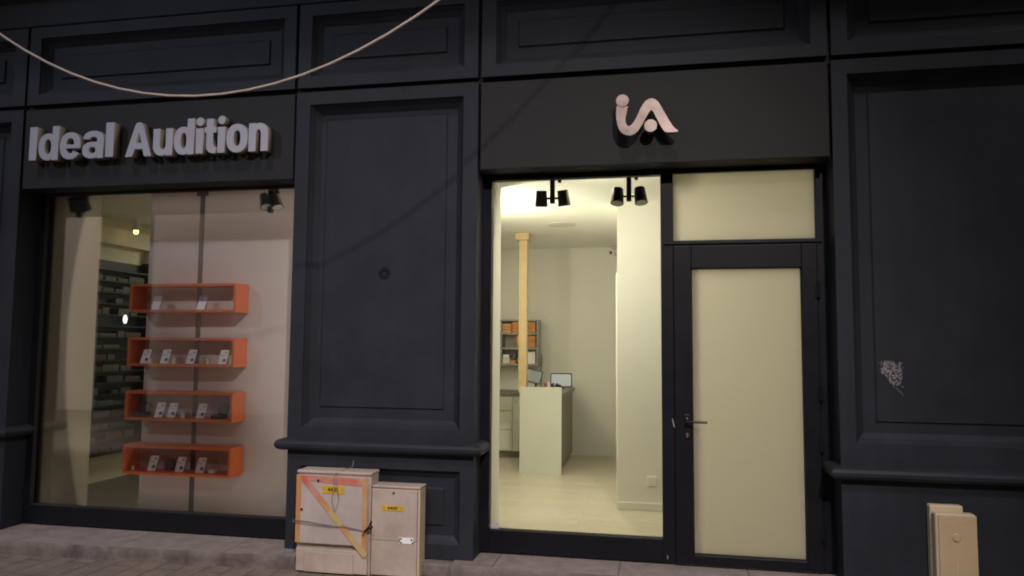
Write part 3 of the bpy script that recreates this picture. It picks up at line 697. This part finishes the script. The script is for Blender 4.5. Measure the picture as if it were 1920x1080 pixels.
t4.location = (-3.03, .42, TZ-.01)
tr = MB().box(-1.15, .02, .405, .437, 2.895, 2.9492); tag(tr.build('light_track', M['plastic']), 'white lighting track on the ceiling over the tall window', 'light track')
tr = MB().box(-4.80, -2.62, .405, .437, 2.885, 2.9492); tag(tr.build('light_track', M['plastic']), 'lighting track on the ceiling over the display window', 'light track')

# ------------------------------------------------------------------ inside the shop, seen through the tall window
ct = thing('counter', (-1.33, 4.1, FZ), 'grey reception counter with a tall pale front panel', 'counter')
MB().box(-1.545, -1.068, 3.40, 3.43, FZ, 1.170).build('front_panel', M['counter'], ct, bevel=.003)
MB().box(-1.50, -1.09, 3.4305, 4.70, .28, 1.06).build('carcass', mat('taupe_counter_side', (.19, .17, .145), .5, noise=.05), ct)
MB().box(-1.46, -1.12, 3.45, 4.66, FZ, .2795).build('plinth', M['worktop'], ct)
MB().box(-1.53, -1.065, 3.4305, 4.75, 1.0605, 1.098).build('worktop', M['worktop'], ct, bevel=.003)
dr = thing('drawer_cabinet', (-2.2, 4.7, FZ), 'pale drawer cabinet with a dark worktop along the back wall', 'cabinet')
MB().box(-3.2, -1.56, 4.48, 4.945, .29, 1.00).build('carcass', M['counter'], dr)
MB().box(-3.2, -1.56, 4.53, 4.94, FZ, .2895).build('plinth', M['worktop'], dr)
MB().box(-3.22, -1.555, 4.44, 4.949, 1.0005, 1.04).build('worktop', M['worktop'], dr, bevel=.003)
for z0, z1 in ((.30, .555), (.565, .80), (.81, .985)):
    MB().box(-2.42, -1.835, 4.462, 4.479, z0, z1).build('drawer', M['counter'], dr, bevel=.003)
cd = MB().box(-1.825, -1.60, 4.462, 4.479, .30, .985).build('door', M['counter'], dr, bevel=.003)
MB().cyl((-1.79, 4.46, .92), (-1.79, 4.44, .92), .012, n=12).build('knob', M['chrome'], cd)

po = thing('wooden_post', (-1.545, 3.62, 1.17), 'slim square pine post rising from the counter to the ceiling', 'post')
MB().box(-1.592, -1.498, 3.56, 3.655, 1.0985, 2.868).build('shaft', M['wood'], po, bevel=.003)
MB().box(-1.632, -1.470, 3.50, 3.69, 2.8685, 2.9485).build('cap', M['wood'], po, bevel=.004)

ws = thing('wall_shelf', (-1.85, 4.8, 1.37), 'grey wall shelf unit with orange boxes above the drawer cabinet', 'shelf unit')
for z in (1.385, 1.595, 1.79, 1.965):
    MB().box(-2.6, -1.566, 4.70, 4.949, z-.010, z+.010).build('shelf_board', M['shelfgrey'], ws, bevel=.002)
MB().box(-1.5655, -1.545, 4.70, 4.949, 1.375, 1.975).build('side_panel', M['shelfgrey'], ws, bevel=.002)
MB().box(-2.045, -2.030, 4.70, 4.949, 1.395, 1.955).build('divider', M['shelfgrey'], ws)
def obox(x0, x1, z0, z1, rows, label):
    t = thing('storage_box', ((x0+x1)/2, 4.8, z0), label, 'storage box', 'orange storage boxes on the wall shelf')
    MB().box(x0, x1, 4.72, 4.93, z0, z1).build('carton', M['orangebox'], t, bevel=.003)
    h_ = (z1-z0)/rows
    for i in range(rows):
        MB().box((x0+x1)/2-(x1-x0)*.26, (x0+x1)/2+(x1-x0)*.26, 4.716, 4.7197, z0+h_*(i+.42), z0+h_*(i+.60)).build('label_slot', M['plastic'] if label.startswith('leftmost') else M['cardpink'], t)
obox(-2.028, -1.905, 1.8005, 1.925, 3, 'leftmost orange box on the upper shelf, with white label slots')
obox(-1.895, -1.735, 1.8005, 1.945, 3, 'wide orange box behind the post on the upper shelf')
obox(-1.720, -1.585, 1.8005, 1.945, 3, 'orange box at the right end of the upper shelf')
obox(-1.835, -1.725, 1.6055, 1.765, 1, 'plain orange box left of the post on the middle shelf')
obox(-1.720, -1.585, 1.6055, 1.765, 4, 'orange box at the right end of the middle shelf')
tag(MB().box(-2.025, -1.93, 4.73, 4.92, 1.3955, 1.475).build('carton', M['plastic'], bevel=.004), 'small white carton on the bottom wall shelf', 'carton')
tag(MB().box(-2.02, -1.94, 4.74, 4.90, 1.4755, 1.515).build('carton', M['card'], bevel=.004), 'flat white carton on top of another on the bottom wall shelf', 'carton')
tag(MB().box(-1.922, -1.855, 4.73, 4.92, 1.3955, 1.44).build('carton', M['orangebox'], bevel=.004), 'low orange carton on the bottom wall shelf', 'carton')
tag(MB().tbox(Matrix.Translation((-1.88, 4.82, 1.495)) @ Matrix.Rotation(R(14), 4, 'Y'), .05, .16, .10).build('binder', M['prod_a'], bevel=.004), 'grey leaning binder on the bottom wall shelf', 'binder')
tag(MB().add([(-1.80, 4.75, 1.3955), (-1.59, 4.75, 1.3955), (-1.59, 4.75, 1.56), (-1.73, 4.75, 1.54), (-1.80, 4.90, 1.3955), (-1.59, 4.90, 1.3955), (-1.59, 4.90, 1.56), (-1.73, 4.90, 1.54)],
    [(0, 1, 2, 3), (7, 6, 5, 4), (0, 4, 5, 1), (1, 5, 6, 2), (2, 6, 7, 3), (3, 7, 4, 0)]).build('paper_stack', M['card']), 'sloping white stack of papers on the bottom wall shelf', 'papers')
tag(MB().tube([(-1.53, 4.93, 1.52), (-1.525, 4.92, 1.40), (-1.545, 4.92, 1.28), (-1.53, 4.93, 1.18), (-1.55, 4.93, 1.05)], .007, 8).build('power_cord', M['wire']), 'grey cord hanging from the wall shelf to the worktop', 'cord')

mo = thing('monitor', (-1.2, 4.45, 1.098), 'small black-framed screen at the back of the counter', 'monitor')
MB().box(-1.345, -1.070, 4.47, 4.485, 1.115, 1.290).build('bezel', M['black'], mo, bevel=.004)
MB().box(-1.332, -1.083, 4.4665, 4.4695, 1.128, 1.277).build('screen', mat('bright_screen', (.06, .06, .06), .25, emit=(.86, .88, .74), estr=.48), mo)
MB().box(-1.25, -1.165, 4.44, 4.52, 1.0985, 1.106).box(-1.222, -1.193, 4.486, 4.50, 1.106, 1.20).build('stand', M['black'], mo)
m2 = thing('tablet_stand', (-1.53, 4.2, 1.098), 'tilted black-framed tablet on a stand behind the post', 'tablet')
T = Matrix.Translation((-1.53, 4.25, 1.255)) @ Matrix.Rotation(R(14), 4, 'Y') @ Matrix.Rotation(R(-18), 4, 'X')
MB().tbox(T, .215, .012, .17).build('bezel', M['black'], m2, bevel=.003)
MB().tbox(T @ Matrix.Translation((0, -.0075, 0)), .188, .002, .142).build('screen', M['screen'], m2)
MB().box(-1.525, -1.47, 4.20, 4.32, 1.0985, 1.108).box(-1.515, -1.49, 4.27, 4.285, 1.108, 1.25).build('stand', M['black'], m2)
tag(MB().add([(-1.40, 4.0, 1.0985), (-1.26, 4.0, 1.0985), (-1.26, 4.2, 1.0985), (-1.40, 4.2, 1.0985), (-1.40, 4.0, 1.105), (-1.26, 4.0, 1.165), (-1.26, 4.2, 1.185), (-1.40, 4.2, 1.11)],
    [(0, 3, 2, 1), (4, 5, 6, 7), (0, 1, 5, 4), (1, 2, 6, 5), (2, 3, 7, 6), (3, 0, 4, 7)]).build('card_reader', mat('navy_plastic', (.03, .04, .09), .5)), 'dark blue wedge-shaped reader on the counter', 'card reader')
tag(MB().cyl((-1.265, 3.75, 1.0985), (-1.265, 3.75, 1.215), .020, n=16).build('tube_bottle', M['plastic']), 'slim white bottle on the counter by the screen', 'bottle')
tag(MB().cyl((-1.302, 3.76, 1.0985), (-1.302, 3.76, 1.20), .017, .019, n=16).build('cup', mat('red_plastic', (.5, .09, .05), .5)), 'small red cup on the counter by the white bottle', 'cup')
tag(MB().cyl((-1.19, 4.0, 1.0985), (-1.19, 4.0, 1.14), .030, .034, 16).sphere((-1.20, 4.0, 1.165), .022, 10, 6).sphere((-1.165, 4.01, 1.155), .018, 10, 6).build('pen_pot', M['black']), 'low dark pot of odds and ends before the screen', 'pot')

cam = thing('security_camera', (-.585, 4.8, 2.86), 'small white security camera under the ceiling in the back corner', 'camera')
MB().cyl((-.50, 4.92, 2.90), (-.50, 4.949, 2.90), .04, n=18).cyl((-.50, 4.92, 2.90), (-.56, 4.84, 2.87), .015, n=10).build('bracket', M['plastic'], cam)
MB().cyl((-.50, 4.87, 2.895), (-.595, 4.76, 2.855), .046, .050, 20).build('housing', M['plastic'], cam)
MB().cyl((-.5955, 4.759, 2.8546), (-.5985, 4.754, 2.8535), .022, n=20).build('lens', M['black'], cam)
tag(MB().cyl((-1.013, 2.98, 2.944), (-1.013, 2.98, 2.9495), .155, n=40).build('ceiling_speaker', mat('speaker_grille', (.62, .61, .57), .7)), 'flat round grille set in the white ceiling', 'ceiling speaker')
so = thing('wall_socket', (-.063, 1.79, .458), 'white square wall socket low on the partition wall', 'socket')
MB().box(-.105, -.020, 1.789, 1.7995, .415, .500).build('plate', M['plastic'], so, bevel=.003)
MB().cyl((-.0625, 1.7895, .4575), (-.0625, 1.786, .4575), .026, n=24).build('socket_insert', M['plastic'], so)

# light fixtures that carry the shop lights
def fixture(x, y, sx, sy, label):
    t = thing('ceiling_panel_light', (x, y, CZ), label, 'ceiling light')
    f = MB(); f.ring(x-sx/2-.02, x+sx/2+.02, 0, 0, 0, 0, 0, 0, 0, 0) if False else None
    for a, b, c, d in ((x-sx/2-.02, x+sx/2+.02, y-sy/2-.02, y-sy/2), (x-sx/2-.02, x+sx/2+.02, y+sy/2, y+sy/2+.02), (x-sx/2-.02, x-sx/2, y-sy/2, y+sy/2), (x+sx/2, x+sx/2+.02, y-sy/2, y+sy/2)):
        f.box(a, b, c, d, 2.915, 2.9492)
    f.build('frame', M['plastic'], t)
    MB().box(x-sx/2, x+sx/2, y-sy/2, y+sy/2, 2.935, 2.9490).build('diffuser', M['plastic'], t)
fixture(-2.6, 3.0, .6, .6, 'square flush ceiling light deep in the shop')
fixture(.75, 1.0, .9, .5, 'long flush ceiling light inside the entrance')

# ------------------------------------------------------------------ dark product rack seen in the gap of the display window
rk = thing('product_rack', (-5.6, 2.3, FZ), 'dark rack of small products seen in the gap of the display window', 'rack')
RX0, RX1, RY0, RY1 = -5.690, -5.60, 1.45, 2.40
MB().box(-5.699, -5.6905, RY0, RY1, .46, 2.50).build('back_board', M['rackdark'], rk)
for y in (RY0-.03, RY1): MB().box(RX0, RX1, y, y+.03, FZ, 2.52).build('upright', M['rackdark'], rk)
zs = [.50+.118*k for k in range(17)]
for z in zs: MB().box(RX0, RX1-.002, RY0+.0005, RY1-.0005, z, z+.014).build('shelf_board', M['rackdark'], rk)
rp = random.Random(3); protos = {}
for k, z in enumerate(zs[:-1]):
    y = RY0+.03
    while y < RY1-.24:
        wd = rp.choice((.10, .16, .24)); hh = rp.choice((.035, .05, .065)); mm = rp.choice(('prod_a', 'prod_a', 'prod_a', 'prod_b', 'prod_c'))
        if rp.random() < .72:
            key = (wd, hh, mm); loc = (-5.64, y+wd/2, z+.0143)
            if key not in protos:
                me = MB().box(-.03, .03, -wd/2, wd/2, 0, hh).build('product_box', M[mm], bevel=.004)
                me.location = loc; protos[key] = me
                tag(me, 'small product box on the dark rack in the gap of the display window', 'product box', 'boxes on the dark rack')
            else:
                c = protos[key].copy(); COL.objects.link(c); c.location = loc
        y += wd+rp.uniform(.005, .03)
# door frame right of the rack and header over it
tag(MB().box(-5.70, -5.60, 2.44, 2.53, FZ, 2.66).build('opening_post', M['reveal'], bevel=.003), kind='structure')
tag(MB().box(-5.70, -5.595, .71, 4.9, 2.665, 2.84).build('header_beam', M['reveal'], bevel=.003), kind='structure')
tag(MB().box(-5.70, -5.60, 2.56, 2.575, FZ, 2.66).build('opening_trim', M['black']), kind='structure')
tag(MB().sphere((-5.57, 2.02, 1.885), .022, 16, 10, 2.2).build('display_lamp', M['spot_cold']), 'glowing cold white lamp on the dark rack', 'lamp')
sp = thing('ceiling_spot', (-5.45, 1.972, 2.95), 'tiny glowing warm ceiling spot above the dark rack', 'lamp')
MB().cyl((-5.45, 1.972, 2.83), (-5.45, 1.972, 2.9495), .03, n=16).build('housing', M['plastic'], sp)
MB().sphere((-5.45, 1.972, 2.812), .026, 12, 8).build('bulb', M['spot_warm'], sp)

# ------------------------------------------------------------------ across the street: the house that the windows mirror
op = thing('opposite_house', (0, -9.6, .06), 'pale rendered house across the street, mirrored faintly in the shop windows', 'building')
MB().box(-14, 12, -9.9, -9.4, .05, 10.5).build('wall', M['render'], op)
for x in (-11, -7.4, -3.8, -.2, 3.4, 7):
    for z in (5.8, 8.2):
        MB().box(x-.5, x+.5, -9.4, -9.37, z, z+1.7).build('window', M['shutter'], op)
PB = mat('pink_cream_veil_board', (.47, .405, .37), .6, noise=.06, nscale=.9)
MB().box(-11.15, -7.3, -9.4, -9.37, .09, 4.5).build('mirrored_front', PB, op)  # pale board placed to mirror haze into the display window
MB().box(-12.50, -11.16, -9.4, -9.372, .09, 4.5).build('mirrored_front', M['rackdark'], op)  # dark board placed to keep mirrored haze off the rack gap
MB().box(-16, -12.51, -9.4, -9.37, .09, 4.5).build('mirrored_front', PB, op)  # second pale board, added for haze over the left reveal
MB().box(-10.9, -9.2, -9.3695, -9.35, .5, 3.4).build('shop_window', mat('red_brown_veil_board', (.40, .27, .24), .6, noise=.1, nscale=2), op)  # board added to tint the mirrored haze red-brown, not a window
MB().box(-14, 12, -9.4, -9.33, 4.52, 5.45).build('unseen_cornice', M['rackdark'], op)  # dark band added to cut the mirrored haze at the window top
for x in (-4.4, .7, 6): MB().box(x-1.6, x+1.6, -9.4, -9.36, .3, 3.0).build('mirrored_front', M['shutter'], op)
lp = thing('wall_lantern', (2.17, -9.4, 7.1), 'warm street lantern on a bracket, fixed to the house across the street', 'street lamp')
MB().box(2.13, 2.21, -9.4, -9.36, 6.95, 7.45).build('bracket_plate', M['black'], lp)
MB().tube([(2.17, -9.37, 7.35), (2.17, -8.9, 7.42), (2.17, -8.5, 7.40), (2.17, -8.37, 7.33)], .022, 8).build('arm', M['black'], lp)
MB().cyl((2.17, -8.37, 7.33), (2.17, -8.37, 7.24), .05, .19, 24).build('shade', M['black'], lp)
MB().cyl((2.17, -8.37, 7.235), (2.17, -8.37, 7.20), .17, .15, 24).build('diffuser', M['lamp_on'], lp)
lp = thing('wall_lantern', (-8.2, -9.4, 6.9), 'cold white street lantern on a bracket, further along the house across the street', 'street lamp')
MB().box(-8.24, -8.16, -9.4, -9.36, 6.8, 7.3).build('bracket_plate', M['black'], lp)
MB().tube([(-8.2, -9.37, 7.2), (-8.2, -8.6, 7.27), (-8.2, -7.8, 7.25), (-8.2, -7.6, 7.18)], .022, 8).build('arm', M['black'], lp)
MB().cyl((-8.2, -7.6, 7.18), (-8.2, -7.6, 7.09), .05, .19, 24).build('shade', M['black'], lp)
MB().cyl((-8.2, -7.6, 7.085), (-8.2, -7.6, 7.05), .17, .15, 24).build('diffuser', mat('cold_lamp_diffuser', (.8, .8, .8), .4, emit=(.75, .85, 1), estr=6), lp)
